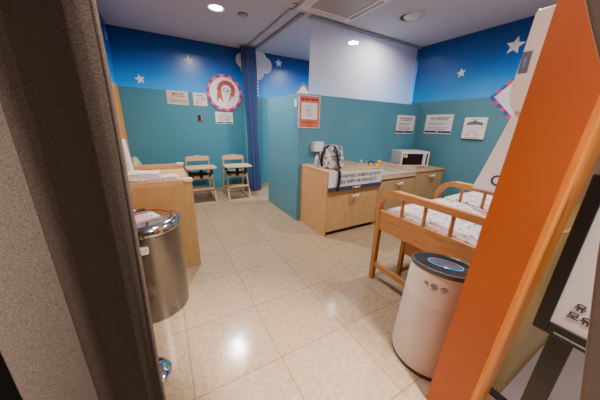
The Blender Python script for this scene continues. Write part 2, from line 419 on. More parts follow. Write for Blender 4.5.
# orange poster on the partition
po = thing('orange_poster', 'orange framed poster showing a white appliance, at the left end of the half wall', 'poster', (1.94, HALF_Y, 1.685))
MB().bb(-.17, .17, -.008, 0, -.215, .215).build('poster_sheet', mat('poster_orange', (208, 104, 82), .5), po)
f = MB()
for a in (-1, 1): f.bb(a*.175-.01, a*.175+.01, -.016, 0, -.225, .225); f.bb(-.185, .185, -.016, 0, a*.22-.008, a*.22+.008)
f.build('frame', mat('poster_frame', (196, 190, 196), .3), po, bevel=.002)
MB().bb(-.135, .135, -.010, -.007, -.10, .125).build('picture_field', M['paper'], po)
w = MB().prism([(-.045, -.06), (.04, -.06), (.045, .07), (.02, .085), (-.035, .08), (-.05, .05)], .003, off=-.010).build('printed_appliance', mat('print_grey', (176, 176, 188), .6), po)
MB().prism([(-.03, -.045), (.03, -.045), (.033, .07), (-.02, .068)], .0015, off=-.0131).build('appliance_front', M['white'], w)
MB().prism(circ(.014, 16, .005, -.025), .0015, off=-.0147).build('appliance_button', mat('print_orange', (226, 140, 60), .6), w)
strokes([(-.02, .02, .02, .01)], -.0158).build('appliance_panel', M['ink'], w)
strokes([(-.14, .14, .17, .026)], -.0098).build('printed_title', mat('poster_ink', (110, 30, 34), .6), po)
strokes([(-.11, .12, -.145, .014), (-.03, .03, -.19, .016)], -.0098).build('printed_caption', mat('poster_ink2', (136, 50, 44), .6), po)
s_ = thing('light_switch', 'small white switch on the end face of the half wall beside the orange poster', 'switch', (HALF_X, 3.235, 1.80), FACE_R)
MB().bb(-.035, .035, -.01, 0, -.055, .055).build('plate', M['white'], s_, bevel=.003)
MB().bb(-.018, .018, -.015, -.01, -.03, .03).build('rocker', M['white'], s_, bevel=.003)
d_ = thing('soap_dispenser', 'small white box dispenser on the half wall behind the backpack', 'dispenser', (2.085, HALF_Y, 1.12))
MB().bb(-.085, .085, -.10, .003, 0, .145).build('case', M['white'], d_, bevel=.008)
MB().bb(-.03, .03, -.085, -.03, -.012, .004).build('nozzle', M['grey'], d_, bevel=.003)
for nm, loc, rz, w, lb in (('white_notice', (4.115, HALF_Y, 1.565), 0, .53, 'white printed notice with slate foot bar on the half wall left of the corner'),
                           ('white_notice', (RW, 2.72, 1.585), FACE_R, .52, 'white printed notice with slate foot bar on the right wall, right of the corner')):
    notice(nm, lb, loc, rz, w, .345, M['paper'],
           [(-.17, .18, .11, .022), (-.15, .16, .078, .014), (-.19, .15, .02, .012), (-.19, .10, -.01, .010), (-.19, .19, -.06, .011), (-.19, .15, -.085, .010)], bar=(-.152, -.115), frame=mat('thin_grey_frame', (140, 150, 166), .4))
# seat-cover dispenser
sd = thing('paper_dispenser', 'white slotted paper dispenser on the right wall beside the printed notice', 'dispenser', (RW, 2.095, 1.36))
sd.rotation_euler = (0, 0, FACE_R)
MB().prism([(-.165, 0), (.165, 0), (.165, .335), (-.165, .335)], .053, off=.003).build('case', M['white'], sd, bevel=.012, seg=3)
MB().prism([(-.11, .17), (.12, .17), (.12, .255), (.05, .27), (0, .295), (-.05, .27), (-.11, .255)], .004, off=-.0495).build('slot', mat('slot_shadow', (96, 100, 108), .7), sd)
MB().prism([(-.105, .17), (.115, .17), (.115, .215), (.04, .222), (-.105, .215)], .004, off=-.0515).build('paper', M['paper'], sd)
b = strokes([(-.05, .06, .305, .01)], -.0535)
b.build('printed_title', M['red'], sd)
b = MB()
for r in (.09, .055): b.tube([(r*cos(a), -.0525, .05+r*.9*sin(a)) for a in [PI*k/14 for k in range(15)]], .004, 6)
b.build('printed_emblem', mat('print_rose', (206, 150, 154), .6), sd)
strokes([(-.11, -.04, .06, .008), (.0, .03, .1, .008), (.07, .12, .05, .008), (-.1, .1, .025, .008)], -.0535).build('printed_text', mat('print_rose2', (190, 120, 128), .6), sd)

def airmail(loc, rz, label, h, art=False):
    """airmail-edged card hung on its corner"""
    t = thing('airmail_card_picture', label, 'picture', loc, rz)
    q = lambda r: [(r, 0), (0, r), (-r, 0), (0, -r)]
    MB().prism(q(h), .006).build('border', mat('airmail_red', (206, 70, 110), .5), t)
    MB().prism(q(h*.86), .008).build('card', M['paper'], t)
    b = MB(); P = q(h*.995); Q = q(h*.865)
    for k in range(4):
        for j in range(9):
            if j % 2: continue
            a, c = j/9, (j+1)/9
            L = lambda A, B, u: (A[0]+(B[0]-A[0])*u, A[1]+(B[1]-A[1])*u)
            b.prism([L(P[k], P[(k+1) % 4], a), L(P[k], P[(k+1) % 4], c), L(Q[k], Q[(k+1) % 4], c), L(Q[k], Q[(k+1) % 4], a)], .002, off=-.006)
    b.build('border_stripe', mat('airmail_blue' if not art else 'airmail_green', (54, 80, 170) if not art else (60, 130, 110), .5), t)
    if art:
        MB().prism([(-.16, -.02), (.02, .02), (.16, .02), (.2, -.04), (.06, -.06), (0, -.12), (-.03, -.05)], .003, off=-.008).build('printed_shape', mat('print_rust', (206, 110, 74), .6), t)
    return t
airmail((RW, 1.50, 1.985), FACE_R, 'diamond card picture with pink and blue striped edge on the right wall', .50)
airmail((3.17, BW, 1.99), 0, 'diamond card picture with coloured edge on the back wall above the half wall', .50, True).children
D.objects['airmail_card_picture.001'].children  # (kept for clarity)
for ch in D.objects['airmail_card_picture.001'].children:
    if ch.name.startswith('printed_shape'): ch.location = (.0, 0, .22)

# ------------------------------------------------------------------ ceiling fittings
LENS = emis('lamp_lens', (255, 248, 242), 12)
def downlight(x, y, label, r=.10, power=42):
    t = thing('downlight', label, 'ceiling light', (x, y, CH), group='round ceiling downlights')
    MB().lathe([(r, 0), (r+.018, 0), (r+.018, -.006), (r, -.012), (r-.012, -.004), (r-.012, 0)], seg=40).build('rim', M['white'], t, smooth=True)
    MB().lathe([(0, -.004), (r-.012, -.004)], seg=40).build('lens', LENS, t)
    l = D.lights.new('downlight_lamp', 'AREA'); l.shape = 'DISK'; l.size = r*2-.03; l.energy = power; l.color = (1, .95, .90); l.spread = math.radians(165)
    lo = D.objects.new('downlight_lamp', l); COL.objects.link(lo); lo.location = (x, y, CH-.014)
    return t
downlight(.857, 3.85, 'lit round downlight in the ceiling nearest the back left', power=46)
downlight(3.26, 3.86, 'lit round downlight glowing through the white blind', power=58)
downlight(.80, 1.35, 'round ceiling downlight overhead, above the bare floor', power=26)
downlight(3.0, 1.25, 'round ceiling downlight above the changing table', power=32)
rs = thing('recessed_ceiling_light', 'unlit round recessed fitting in the ceiling in front of the white blind', 'ceiling light', (3.185, 2.61, CH))
MB().lathe([(.19, 0), (.19, -.006), (.15, -.014), (.145, -.004), (.145, 0)], seg=48).build('rim', M['ceil'], rs, smooth=True)
MB().lathe([(.148, -.003), (.0, -.003)], seg=48).build('recess', mat('recess_shade', (34, 32, 38), .7), rs)  # flat dark disc, the shade of the recess put into its colour
MB().lathe([(0, -.030), (.06, -.028), (.10, -.020), (.116, -.006), (.116, -.003)], c=(.018, -.016, 0), seg=48).build('dome', mat('dome_grey', (196, 192, 200), .4), rs, smooth=True)
dt = thing('ceiling_detector', 'small round grey detector on the ceiling right of the lit downlight', 'detector', (1.223, 3.85, CH))
MB().lathe([(.07, 0), (.07, -.012), (.055, -.016)], seg=32).build('base', M['taupe'], dt, smooth=True)
MB().lathe([(.052, -.012), (.048, -.035), (.02, -.05), (0, -.052)], seg=32).build('sensor', mat('sensor_grey', (160, 156, 160), .4), dt, smooth=True)

ac = thing('ceiling_air_conditioner', 'square ceiling air conditioner with perforated intake grille above the half wall', 'air conditioner', (2.15, 2.78, CH))
f = MB(); w0 = .42; w1 = .30
f.prism([(-w0, -w0), (w0, -w0), (w0, -w1), (-w0, -w1)], .03, 'xy', -.03).prism([(-w0, w1), (w0, w1), (w0, w0), (-w0, w0)], .03, 'xy', -.03)
f.prism([(-w0, -w1), (-w1, -w1), (-w1, w1), (-w0, w1)], .03, 'xy', -.03).prism([(w1, -w1), (w0, -w1), (w0, w1), (w1, w1)], .03, 'xy', -.03)
f.build('frame', mat('ac_white', (206, 200, 204), .5), ac)
def grille_mat():
    m, nt, n, l, b = new_mat('perforated_grille')
    tc = n.new('ShaderNodeTexCoord'); v = n.new('ShaderNodeTexVoronoi'); v.voronoi_dimensions = '2D'; v.inputs['Scale'].default_value = 30; v.inputs['Randomness'].default_value = 0
    l.new(tc.outputs['Object'], v.inputs['Vector'])
    lt = n.new('ShaderNodeMath'); lt.operation = 'LESS_THAN'; lt.inputs[1].default_value = .34; l.new(v.outputs['Distance'], lt.inputs[0])
    mx = n.new('ShaderNodeMix'); mx.data_type = 'RGBA'; l.new(lt.outputs[0], mx.inputs['Factor'])
    mx.inputs['A'].default_value = lin((176, 168, 172)); mx.inputs['B'].default_value = lin((40, 34, 38))
    l.new(mx.outputs['Result'], b.inputs['Base Color']); return m
MB().bb(-w1, w1, -w1, w1, -.022, -.012).build('grille', grille_mat(), ac)
for x0, x1, y0, y1 in ((-.385, -.335, -.30, .30), (.335, .385, -.30, .30), (-.30, .30, -.385, -.335), (-.30, .30, .335, .385)):
    MB().bb(x0, x1, y0, y1, -.033, -.0302).build('louver', M['taupe'] if x0 > .3 else mat('louver_grey', (190, 184, 188), .5), ac)
hp = thing('ceiling_hatch', 'flat grey hatch panel on the ceiling left of the air conditioner', 'hatch', (1.52, 3.05, CH))
MB().bb(-.17, .17, -.2, .2, -.012, 0).build('panel', mat('hatch_grey', (176, 174, 180), .6), hp, bevel=.02)
MB().tube([(.12, .1, -.014), (.18, .08, -.014), (.2, .14, -.014), (.2, .24, -.014)], .008, 8).build('cable', M['taupe'], hp)

tr = thing('curtain_track', 'thin grey curtain track on the ceiling running to the navy curtain', 'curtain track', (1.70, 3.30, CH))
MB().bb(-.014, .014, 0, 2.12, -.022, 0).build('track', mat('track_grey', (150, 146, 156), .4), tr)
b = MB()
for k in range(9): b.cyl((0, .12+k*.14, -.03), (0, .12+k*.14, -.018), .008, seg=8)
b.build('glider', M['taupe'], tr)
tag(MB().bb(-.03, .03, 0, 2.05, -.02, 0).build('ceiling_rail', M['taupe'], loc=(1.895, 3.34, CH)), 'wider taupe flat rail on the ceiling beside the thin curtain track', 'rail')

# white translucent roller blind above the half wall
bl = thing('white_blind', 'white translucent blind hanging from the ceiling above the half wall', 'blind', (2.03, 3.36, 0))
MB().bb(.0, 2.44, -.045, .03, CH-.03, CH).bb(0, 2.44, -.055, -.045, CH-.022, CH-.008).build('rail', M['railgrey'], bl, bevel=.004)
def blind_mat():
    m, nt, n, l, b = new_mat('blind_sheet')
    b.inputs['Base Color'].default_value = lin((226, 229, 242)); b.inputs['Roughness'].default_value = .35
    tl = n.new('ShaderNodeBsdfTranslucent'); tl.inputs['Color'].default_value = lin((226, 228, 240))
    tp = n.new('ShaderNodeBsdfTransparent')
    tc = n.new('ShaderNodeTexCoord'); wv = n.new('ShaderNodeTexWave'); wv.inputs['Scale'].default_value = 7; wv.inputs['Distortion'].default_value = 2.5; wv.inputs['Detail'].default_value = 2
    wv.wave_type = 'BANDS'; wv.bands_direction = 'DIAGONAL'
    l.new(tc.outputs['Object'], wv.inputs['Vector'])
    bp = n.new('ShaderNodeBump'); bp.inputs['Strength'].default_value = .12; bp.inputs['Distance'].default_value = .01
    l.new(wv.outputs['Fac'], bp.inputs['Height']); l.new(bp.outputs['Normal'], b.inputs['Normal']); l.new(bp.outputs['Normal'], tl.inputs['Normal'])
    rf = n.new('ShaderNodeBsdfRefraction'); rf.inputs['IOR'].default_value = 1.02; rf.inputs['Roughness'].default_value = .33; rf.inputs['Color'].default_value = lin((232, 234, 246))
    def mixn(f, a, c):
        x = n.new('ShaderNodeMixShader'); x.inputs[0].default_value = f; l.new(a.outputs[0], x.inputs[1]); l.new(c.outputs[0], x.inputs[2]); return x
    m2 = mixn(.025, mixn(.34, mixn(.36, b, tl), rf), tp)
    l.new(m2.outputs[0], n['Material Output'].inputs['Surface'])
    return m
def bfn(u, v):
    x = .02+u*2.385; z = 1.90+v*(CH-.03-1.90)
    return (x, .006*sin(x*4)*(1-v)+.01, z)
MB().grid(bfn, 40, 16).build('sheet', blind_mat(), bl, smooth=True)

# navy curtain gathered at the far end of its track
nv = thing('navy_curtain', 'navy blue curtain gathered in a column against the back wall', 'curtain', (1.765, 5.20, 0))
def ncur(u, v):
    a = u*2*PI; h = v
    R = .105+.012*cos(h*7)
    rr = R*(1+.20*sin(a*9+h*1.5)+.08*sin(a*4-h*3))
    return (rr*cos(a)*1.1-.03*h+.03*(1-h), rr*sin(a)*.8, .05+h*(CH-.09))
MB().grid(ncur, 150, 24).build('cloth', M['navy'], nv, smooth=True)
MB().bb(-.2, .1, -.03, .03, CH-.06, CH-.022).build('heading_tape', M['navy'], nv)

# ------------------------------------------------------------------ near curtains
KN = [(-.290, .515), (-.255, .575), (-.222, .612), (-.185, .595), (-.135, .545), (-.100, .508), (-.084, .499), (-.070, .492)]
def ccur(u, v):
    z = .12+v*(CH-.12)
    k = u*(len(KN)-1); i = min(int(k), len(KN)-2); t = k-i; t = t*t*(3-2*t)*.5+t*.5
    x = KN[i][0]+(KN[i+1][0]-KN[i][0])*t; y = KN[i][1]+(KN[i+1][1]-KN[i][1])*t
    x += .012*u*u*min(1, max(0, (z-.95)/.55))
    return (x+.004*sin(v*4+u*5)*(1-u), y+.004*sin(v*6+u*9), z)
lc = thing('brown_curtain', 'large grey-brown woven curtain hanging at the left side of the doorway', 'curtain', (0, 0, 0))
MB().grid(ccur, 90, 30).build('cloth', M['brown'], lc, smooth=True, solid=.003)
MB().tube([ccur(1, k/30) for k in range(31)], .0035, 8).build('hem', M['brown'], lc, smooth=True)
rc = thing('taupe_curtain', 'taupe curtain edge drawn back at the right side of the doorway', 'curtain', (0, 0, 0))
EDGE = [(.6, -.112), (1.0, -.004), (1.32, .056), (1.5, .085), (1.61, .132), (1.70, .172), (1.9, .24), (2.95, .42)]
def redge(z):
    for (z0, y0), (z1, y1) in zip(EDGE, EDGE[1:]):
        if z <= z1: return y0+(y1-y0)*(z-z0)/(z1-z0)
    return EDGE[-1][1]
def rcur(u, v):
    z = .6+v*(2.95-.6); y = redge(z)-u*.45
    return (.6+.02*sin(u*14+v*2)*min(1, u*6)+.05*u, y, z)
MB().grid(rcur, 60, 40).build('cloth', M['lightcloth'], rc, smooth=True, solid=.003)
MB().tube([rcur(.03, k/40) for k in range(41)], .0012, 6).build('seam', mat('dark_seam', (40, 34, 32), .9), rc)

# ------------------------------------------------------------------ counter cabinets on the half wall
def cabinet(name, label, x0, x1, h, y0=2.45, y1=HALF_Y, top=None, mt='beech', topover=0):
    w = x1-x0
    t = thing(name, label, 'cabinet', ((x0+x1)/2, (y0+y1)/2, 0))
    dpt = (y1-y0)/2
    MB().bb(-w/2+.022, w/2, -dpt+.02, dpt, .06, h-(.03 if top else 0)).bb(-w/2, -w/2+.022, -dpt, dpt, 0, h-(.03 if top else 0)).build('carcass', M[mt], t, bevel=.002)
    MB().bb(-w/2+.03, w/2-.005, -dpt+.05, dpt-.01, 0, .06).build('toe_kick', M['toe'], t)
    if top: MB().bb(-w/2-.005, w/2, -dpt-.015, dpt, h-.03, h).build('top', M[top], t, bevel=.004)
    for k, (a, b) in enumerate(((-w/2+.026, -.003), (.003, w/2-.004))):
        dz1 = h-.05
        dr = MB().bb(a, b, -dpt, -dpt+.019, .065, dz1).build('door', M[mt], t, bevel=.002)
        hx = -.05 if k == 0 else .05
        hz = dz1-.32 if h > .85 else dz1-.055
        MB().cyl((hx, -dpt, hz), (hx, -dpt-.022, hz), .008).sph((hx, -dpt-.028, hz), (.020, .013, .015)).build('knob', wood('brass_wood', (190, 150, 96), (206, 168, 110), 'x'), dr, smooth=True)
    return t, dpt, hz
def lock(x, y, z, label):
    """white child-proof latch strapped over two knobs"""
    t = thing('child_lock', label, 'child lock', (x, y, z), group='white child locks on the counter cabinets')
    MB().tube([(-.06, 0, -.012), (-.03, -.012, .004), (.03, -.012, .006), (.06, 0, .018)], .0, flat=(.012, .026)).build('strap', M['white'], t, bevel=.003)
    MB().bb(-.022, .022, -.030, -.006, -.014, .020).build('buckle', M['white'], t, bevel=.005)
    return t
c1, dp, hz = cabinet('counter_cabinet', 'tall beech cabinet with backpack on top, at the left end of the counter', 1.83, 2.80, .935, top='beechtop')
lock(2.32, 2.45-.045, hz+.004, 'white child lock on the cabinet doors under the banner')
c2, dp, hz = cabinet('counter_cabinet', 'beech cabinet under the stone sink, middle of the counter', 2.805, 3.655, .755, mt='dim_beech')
lock(3.25, 2.45-.045, hz+.004, 'white child lock on the cabinet doors under the stone sink')
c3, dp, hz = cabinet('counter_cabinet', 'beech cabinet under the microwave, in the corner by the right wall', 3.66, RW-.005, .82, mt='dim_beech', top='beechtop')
lock(4.09, 2.45-.045, hz+.004, 'white child lock on the cabinet doors under the microwave')

sk = thing('stone_sink_counter', 'beige stone sink counter with raised side rims, between the two cabinet tops', 'sink', (3.23, 2.80, .755))
w = .425
b = MB()
b.bb(-w, w, -.37, -.19, 0, .05).bb(-w, w, .16, .345, 0, .05).bb(-w, -.24, -.19, .16, 0, .05).bb(.24, w, -.19, .16, 0, .05)
b.bb(-w, w, -.37, -.34, -.015, .05)
b.build('counter_top', M['stone'], sk, bevel=.006)
MB().bb(-.24, .24, -.19, .16, .004, .010).build('basin', mat('basin_white', (220, 224, 230), .2), sk)
MB().bb(-w, -w+.035, -.35, .345, .05, .115).build('rim', M['stone'], sk, bevel=.006)
MB().bb(w-.035, w, -.35, .345, .05, .125).build('rim', M['stone'], sk, bevel=.006)
MB().bb(-w+.035, w-.035, .31, .345, .05, .12).build('rim', M['stone'], sk, bevel=.006)
fa = MB().cyl((-.10, .23, .05), (-.10, .23, .10), .022).tube([(-.10, .23, .09), (-.10, .22, .16), (-.09, .17, .175), (-.08, .10, .155)], .013).build('faucet', mat('dark_steel', (110, 110, 112), .25, .9), sk, smooth=True)
MB().tube([(-.10, .235, .15), (-.13, .25, .18), (-.15, .25, .19)], .008).build('lever', M['chrome'], fa, smooth=True)

# yellow rubber duck-like bath toy (plain) beside the faucet
ty = thing('yellow_bath_toy', 'small yellow toy sitting on the sink counter beside the faucet', 'toy', (3.30, 2.98, .805))
MB().sph((0, 0, .045), (.07, .055, .048)).build('body', mat('toy_yellow', (236, 190, 40), .5), ty, smooth=True)
MB().sph((.025, -.02, .105), (.042, .04, .04)).build('head', mat('toy_yellow', (236, 190, 40), .5), ty, smooth=True)
MB().sph((.03, -.062, .10), (.016, .016, .009)).build('beak', mat('toy_orange', (210, 120, 30), .5), ty, smooth=True)
sb = thing('soap_bottle', 'small pale translucent soap bottle at the back left of the sink', 'bottle', (2.95, 3.02, .805))
MB().lathe([(0, 0), (.035, 0), (.037, .02), (.037, .08), (.02, .10), (.012, .105), (0, .105)]).build('body', mat('pale_bottle', (196, 222, 226), .25), sb, smooth=True)
MB().cyl((0, 0, .10), (0, 0, .145), .008).box((-.015, 0, .148), (.05, .018, .012)).build('pump', M['white'], sb)

# banner on the tall cabinet
bn = thing('cabinet_banner', 'white cloth banner with Korean lettering hung across the front of the tall cabinet', 'banner', (2.315, 2.424, .795))
def bfn2(u, v):
    return (-.49+u*.98, -.006+.004*sin(u*9)*(1-v), -.13+v*(.275-.03*u))
MB().grid(bfn2, 30, 6).build('cloth', mat('banner_white', (222, 222, 232), .7), bn, smooth=True)
MB().bb(-.49, .49, -.014, -.002, -.13, -.075).build('foot_band', M['slate'], bn)
text('lettering', '유아휴게실은 유아들의 공간이므로', .058, M['ink'], bn, .07, .066, -.014, sx=.92, bold=.0002)
text('lettering', '항상 청결한 사용 부탁드립니다', .058, M['ink'], bn, .04, -.012, -.014, sx=.92, bold=.0002)
MB().prism(circ(.014, 16, -.06, -.102), .002, off=-.0145).build('printed_mark', mat('mark_orange', (232, 150, 40), .5), bn)
strokes([(-.035, .07, -.102, .024)], -.0165).build('printed_mark', M['paper'], bn)

# backpack
def bag_mat():
    m, nt, n, l, b = new_mat('silver_camouflage')
    b.inputs['Roughness'].default_value = .45; b.inputs['Metallic'].default_value = .1
    tc = n.new('ShaderNodeTexCoord'); no = n.new('ShaderNodeTexNoise'); no.inputs['Scale'].default_value = 14; no.inputs['Detail'].default_value = 3; no.inputs['Distortion'].default_value = 1
    l.new(tc.outputs['Object'], no.inputs['Vector'])
    r = n.new('ShaderNodeValToRGB'); r.color_ramp.elements[0].color = lin((70, 70, 80)); r.color_ramp.elements[0].position = .38
    r.color_ramp.elements[1].color = lin((214, 214, 224)); r.color_ramp.elements[1].position = .56
    e = r.color_ramp.elements.new(.47); e.color = lin((140, 140, 152))
    l.new(no.outputs['Fac'], r.inputs['Fac']); l.new(r.outputs['Color'], b.inputs['Base Color']); return m
BM = bag_mat()
bg = thing('backpack', 'silver grey patterned backpack with black straps, on top of the tall cabinet', 'bag', (2.04, 2.70, .935), .35)
b = MB().box((0, 0, .155), (.27, .19, .31)); bmesh.ops.subdivide_edges(b.b, edges=b.b.edges[:], cuts=3, use_grid_fill=True)
for v in b.b.verts:
    z = v.co.z/.31; k = 1-.34*max(0, z-.45)**1.2-.05*(z < .05); v.co.x *= k; v.co.y *= k*(1+.25*sin(z*3))
    v.co.x += .04*z; 
b.build('body', BM, bg, smooth=True, sub=2)
b = MB().box((.0, -.115, .085), (.23, .08, .15)); bmesh.ops.subdivide_edges(b.b, edges=b.b.edges[:], cuts=2, use_grid_fill=True)
b.build('front_pocket', BM, bg, smooth=True, sub=2)
b = MB().box((.155, .0, .07), (.06, .13, .13)); bmesh.ops.subdivide_edges(b.b, edges=b.b.edges[:], cuts=2, use_grid_fill=True)
b.build('side_pocket', mat('mesh_pocket', (150, 140, 120), .8), bg, smooth=True, sub=1)
MB().tube([(-.135, -.10, .17), (-.06, -.13, .182), (.05, -.13, .182), (.125, -.09, .17)], .006).build('zip', M['strap'], bg)
MB().tube([(-.13, .04, .03), (-.185, .02, .08), (-.20, 0, .19), (-.16, -.01, .28), (-.08, -.01, .315), (0, -.01, .30)], 0, flat=(.012, .035, (.3, -1, .2))).build('shoulder_strap', M['strap'], bg)
MB().tube([(-.03, -.08, .30), (-.055, -.135, .25), (-.08, -.165, .17), (-.07, -.19, .06), (-.05, -.20, .012)], 0, flat=(.01, .034, (1, 0, 0))).build('shoulder_strap', M['strap'], bg)
# strap tail over the edge
g = bg.matrix_basis
tag(MB().tube([(1.985, 2.50, .945), (1.985, 2.43, .945), (1.985, 2.402, .925), (1.982, 2.398, .80), (1.972, 2.398, .72), (1.962, 2.398, .668)], 0, flat=(.042, .006, (0, -.7, .7))).build('strap_tail', M['strap'], None), None)
st = D.objects['strap_tail']; st.parent = bg
C.view_layer.update(); st.matrix_parent_inverse = bg.matrix_world.inverted()
bt = thing('baby_bottle', 'small clear bottle standing left of the backpack on the cabinet', 'bottle', (1.885, 2.80, .935))
MB().lathe([(0, 0), (.032, 0), (.033, .09), (.022, .115), (0, .115)]).build('body', mat('clear_bottle', (170, 196, 206), .15), bt, smooth=True)
MB().lathe([(.027, .108), (.027, .14), (.012, .15), (.008, .175), (0, .178)]).build('cap', M['white'], bt, smooth=True)

# microwave
mw = thing('microwave_oven', 'white microwave oven with dark glass door on the corner cabinet', 'microwave', (4.01, 2.85, .82), -math.radians(23))
mw.scale = (1.13, 1.05, 1.05)
MB().bb(-.235, .235, -.14, .21, .015, .275).build('case', M['white'], mw, bevel=.01)
for sx in (-1, 1):
    for sy in (-1, 1): MB().cyl((sx*.19, sy*.11, 0), (sx*.19, sy*.11, .016), .015).build('foot', M['black'], mw)
dr = MB().bb(-.235, .16, -.158, -.141, .02, .27).build('door', M['white'], mw, bevel=.006)
MB().bb(-.215, .125, -.161, -.157, .045, .235).build('window', M['darkglass'], dr)
cp = MB().bb(.165, .234, -.158, -.141, .02, .27).build('control_panel', M['white'], mw, bevel=.004)
MB().bb(.18, .208, -.161, -.157, .05, .24).build('display_strip', M['black'], cp)
MB().bb(-.205, -.14, -.163, -.160, .17, .225).build('sticker', mat('sticker_yellow', (212, 190, 110), .5), dr)
MB().tube([(.147, -.16, .05), (.147, -.182, .07), (.147, -.182, .22), (.147, -.16, .24)], .007).build('handle', M['white'], dr)
b = MB()
for k in range(5): b.bb(-.237, -.2345, -.05+k*.03, -.032+k*.03, .04, .055)
b.build('vent', M['ink'], mw)

# ------------------------------------------------------------------ left wooden counter
lw_ = thing('wooden_counter', 'pale wooden box counter with raised rim behind the steel bin', 'counter', (0, 0, 0))
x0, x1, y0, y1 = LW+.005, .215, 2.50, 3.56
MB().bb(x0, x1, y0, y0+.03, 0, .905).bb(x0, x1, y1-.03, y1, 0, .905).bb(x1-.03, x1, y0+.03, y1-.03, 0, .905).bb(x0, x0+.03, y0+.03, y1-.03, 0, .905).build('side_panel', wood('counter_laminate', (182, 144, 90), (198, 160, 106), 'z'), lw_)
MB().bb(x0+.03, x1-.03, y0+.03, y1-.03, .875, .903).build('top', wood('counter_top_laminate', (190, 152, 104), (206, 168, 120), 'x'), lw_)
for a in ((x0, x1, y0, y0+.03, .906, .965), (x0, x1, y1-.03, y1, .906, .965)):
    MB().bb(*a).build('rim', wood('counter_rim_laminate', (196, 158, 110), (212, 174, 126), 'x'), lw_, bevel=.003)
for y in (y0, y1):
    MB().bb(x1-.075, x1+.008, y-.02 if y == y0 else y-.045, y+.045 if y == y0 else y+.012, .945, .975).build('corner_guard', mat('guard_cream', (232, 214, 192), .6), lw_, bevel=.006)
def crumple(name, label, c, d, seed, group):
    b = MB().box((0, 0, d[2]/2), d); bmesh.ops.subdivide_edges(b.b, edges=b.b.edges[:], cuts=5, use_grid_fill=True)
    rd = random.Random(seed)
    for v in b.b.verts:
        if v.co.z > .002: v.co += Vector((rd.uniform(-.012, .012), rd.uniform(-.012, .012), rd.uniform(-.012, .012)))
    o = b.build(name, fabric('cloth_print_'+str(seed), (206, 202, 212), (244, 242, 246), 50, (1, 1, 1)), None, smooth=True, sub=1, loc=c)
    return tag(o, label, 'cloth', group)
crumple('folded_cloth', 'larger crumpled white patterned cloth on the wooden counter by the curtain', (-.19, 2.66, .904), (.28, .20, .13), 3, 'white cloths on the wooden counter')
crumple('folded_cloth', 'smaller white patterned cloth lying flat on the wooden counter, right of the larger one', (.03, 2.635, .904), (.13, .15, .085), 5, 'white cloths on the wooden counter')
wl = thing('white_padded_board', 'white padded board leaning against the left wall on the wooden counter', 'board', (0, 0, 0))
MB().prism([(3.06, .905), (3.34, .905), (3.30, 1.30), (3.10, 1.30)], .05, 'yz', 0).build('pad', mat('pad_white', (222, 216, 216), .5), wl, bevel=.02, seg=3)
wl.location = (-.362, 0, 0)
wl.children[0].data.transform(Matrix.Shear('XY', 4, (0, 0)))
for v in wl.children[0].data.vertices: v.co.x -= (v.co.z-.905)*.07
# armchair behind the counter
ar = thing('green_armchair', 'sage green rounded armchair back showing above the wooden counter', 'armchair', (-.165, 4.55, 0))
pr = [(-.29, .12), (.29, .12), (.29, .80), (.25, .92), (.16, .985), (.0, 1.0), (-.16, .985), (-.25, .92), (-.29, .80)]
MB().sph((-.235, 0, .58), (.105, .31, .375), 28).build('backrest', mat('sage_vinyl', (150, 158, 130), .5), ar, smooth=True)
MB().bb(-.165, .26, -.20, .20, .22, .45).build('seat', mat('sage_vinyl', (150, 158, 130), .5), ar, bevel=.03, seg=3)
for s in (-1, 1): MB().bb(-.165, .24, s*.25-.045, s*.25+.045, .15, .62).build('armrest', mat('sage_vinyl', (150, 158, 130), .5), ar, bevel=.03, seg=3)
for sx in (-.24, .2):
    for sy in (-.23, .23): MB().cyl((sx, sy, 0), (sx, sy, .16), .018, .025).build('leg', M['ply'], ar)
hk = thing('wall_bracket', 'small dark bracket with a white knob on the orange left wall', 'bracket', (LW, 4.2, 1.0), PI/2)
MB().bb(-.05, .05, -.10, 0, -.06, .10).build('plate', mat('bracket_brown', (112, 62, 30), .6), hk, bevel=.005)
MB().cyl((0, -.10, .115), (0, -.02, .115), .022).build('knob', M['white'], hk, smooth=True)

# ------------------------------------------------------------------ steel bin
bi = thing('steel_bin', 'large round stainless steel waste bin in front of the wooden counter', 'bin', (-.205, 2.06, 0))
r = .252
MB().lathe([(0, .0), (r, .0), (r, .70), (r+.006, .705), (r+.006, .715)], seg=64).build('drum', M['steel'], bi, smooth=True)
lid = MB().lathe([(r+.004, .716), (r+.012, .722), (r+.014, .745), (r+.004, .775), (r-.02, .79), (r-.03, .792), (r-.034, .782), (0, .782)], seg=64).build('lid', mat('polished_steel', (205, 200, 198), .14, 1, var=.03), bi, smooth=True)
MB().bb(.035, .045, -.17, .14, .782, .786).build('flap_gap', M['black'], lid)
MB().lathe([(r-.055, .783), (r-.05, .786), (r-.046, .783)], seg=64).build('ring_groove', mat('groove', (90, 84, 80), .3, .8), lid, smooth=True)
lt = MB().box((.008, -r-.012, .635), (.05, .026, .045)).bb(-.012, .028, -r-.03, -r-.02, .61, .622).build('latch', mat('latch_white', (210, 202, 196), .4), bi, bevel=.004)
tg = thing('bin_notice', 'white notice with red lettering lying on the lid of the steel bin', 'sign', (-.245, 2.05, .7865), math.radians(24))
MB().bb(-.15, .15, -.11, .11, 0, .003).build('sheet', M['paper'], tg)
MB().bb(-.15, .15, .075, .1, .003, .0045).build('printed_bar', M['ink'], tg)
MB().bb(-.15, .15, -.104, -.085, .003, .0045).build('printed_bar', M['ink'], tg)
b = MB()
for z in (.035, -.01, -.055):
    x = -.10
    while x < .1:
        w = random.uniform(.012, .026); b.bb(x, x+w, z-.011, z+.011, .003, .0045); x += w+.007
b.build('printed_text', M['red'], tg)

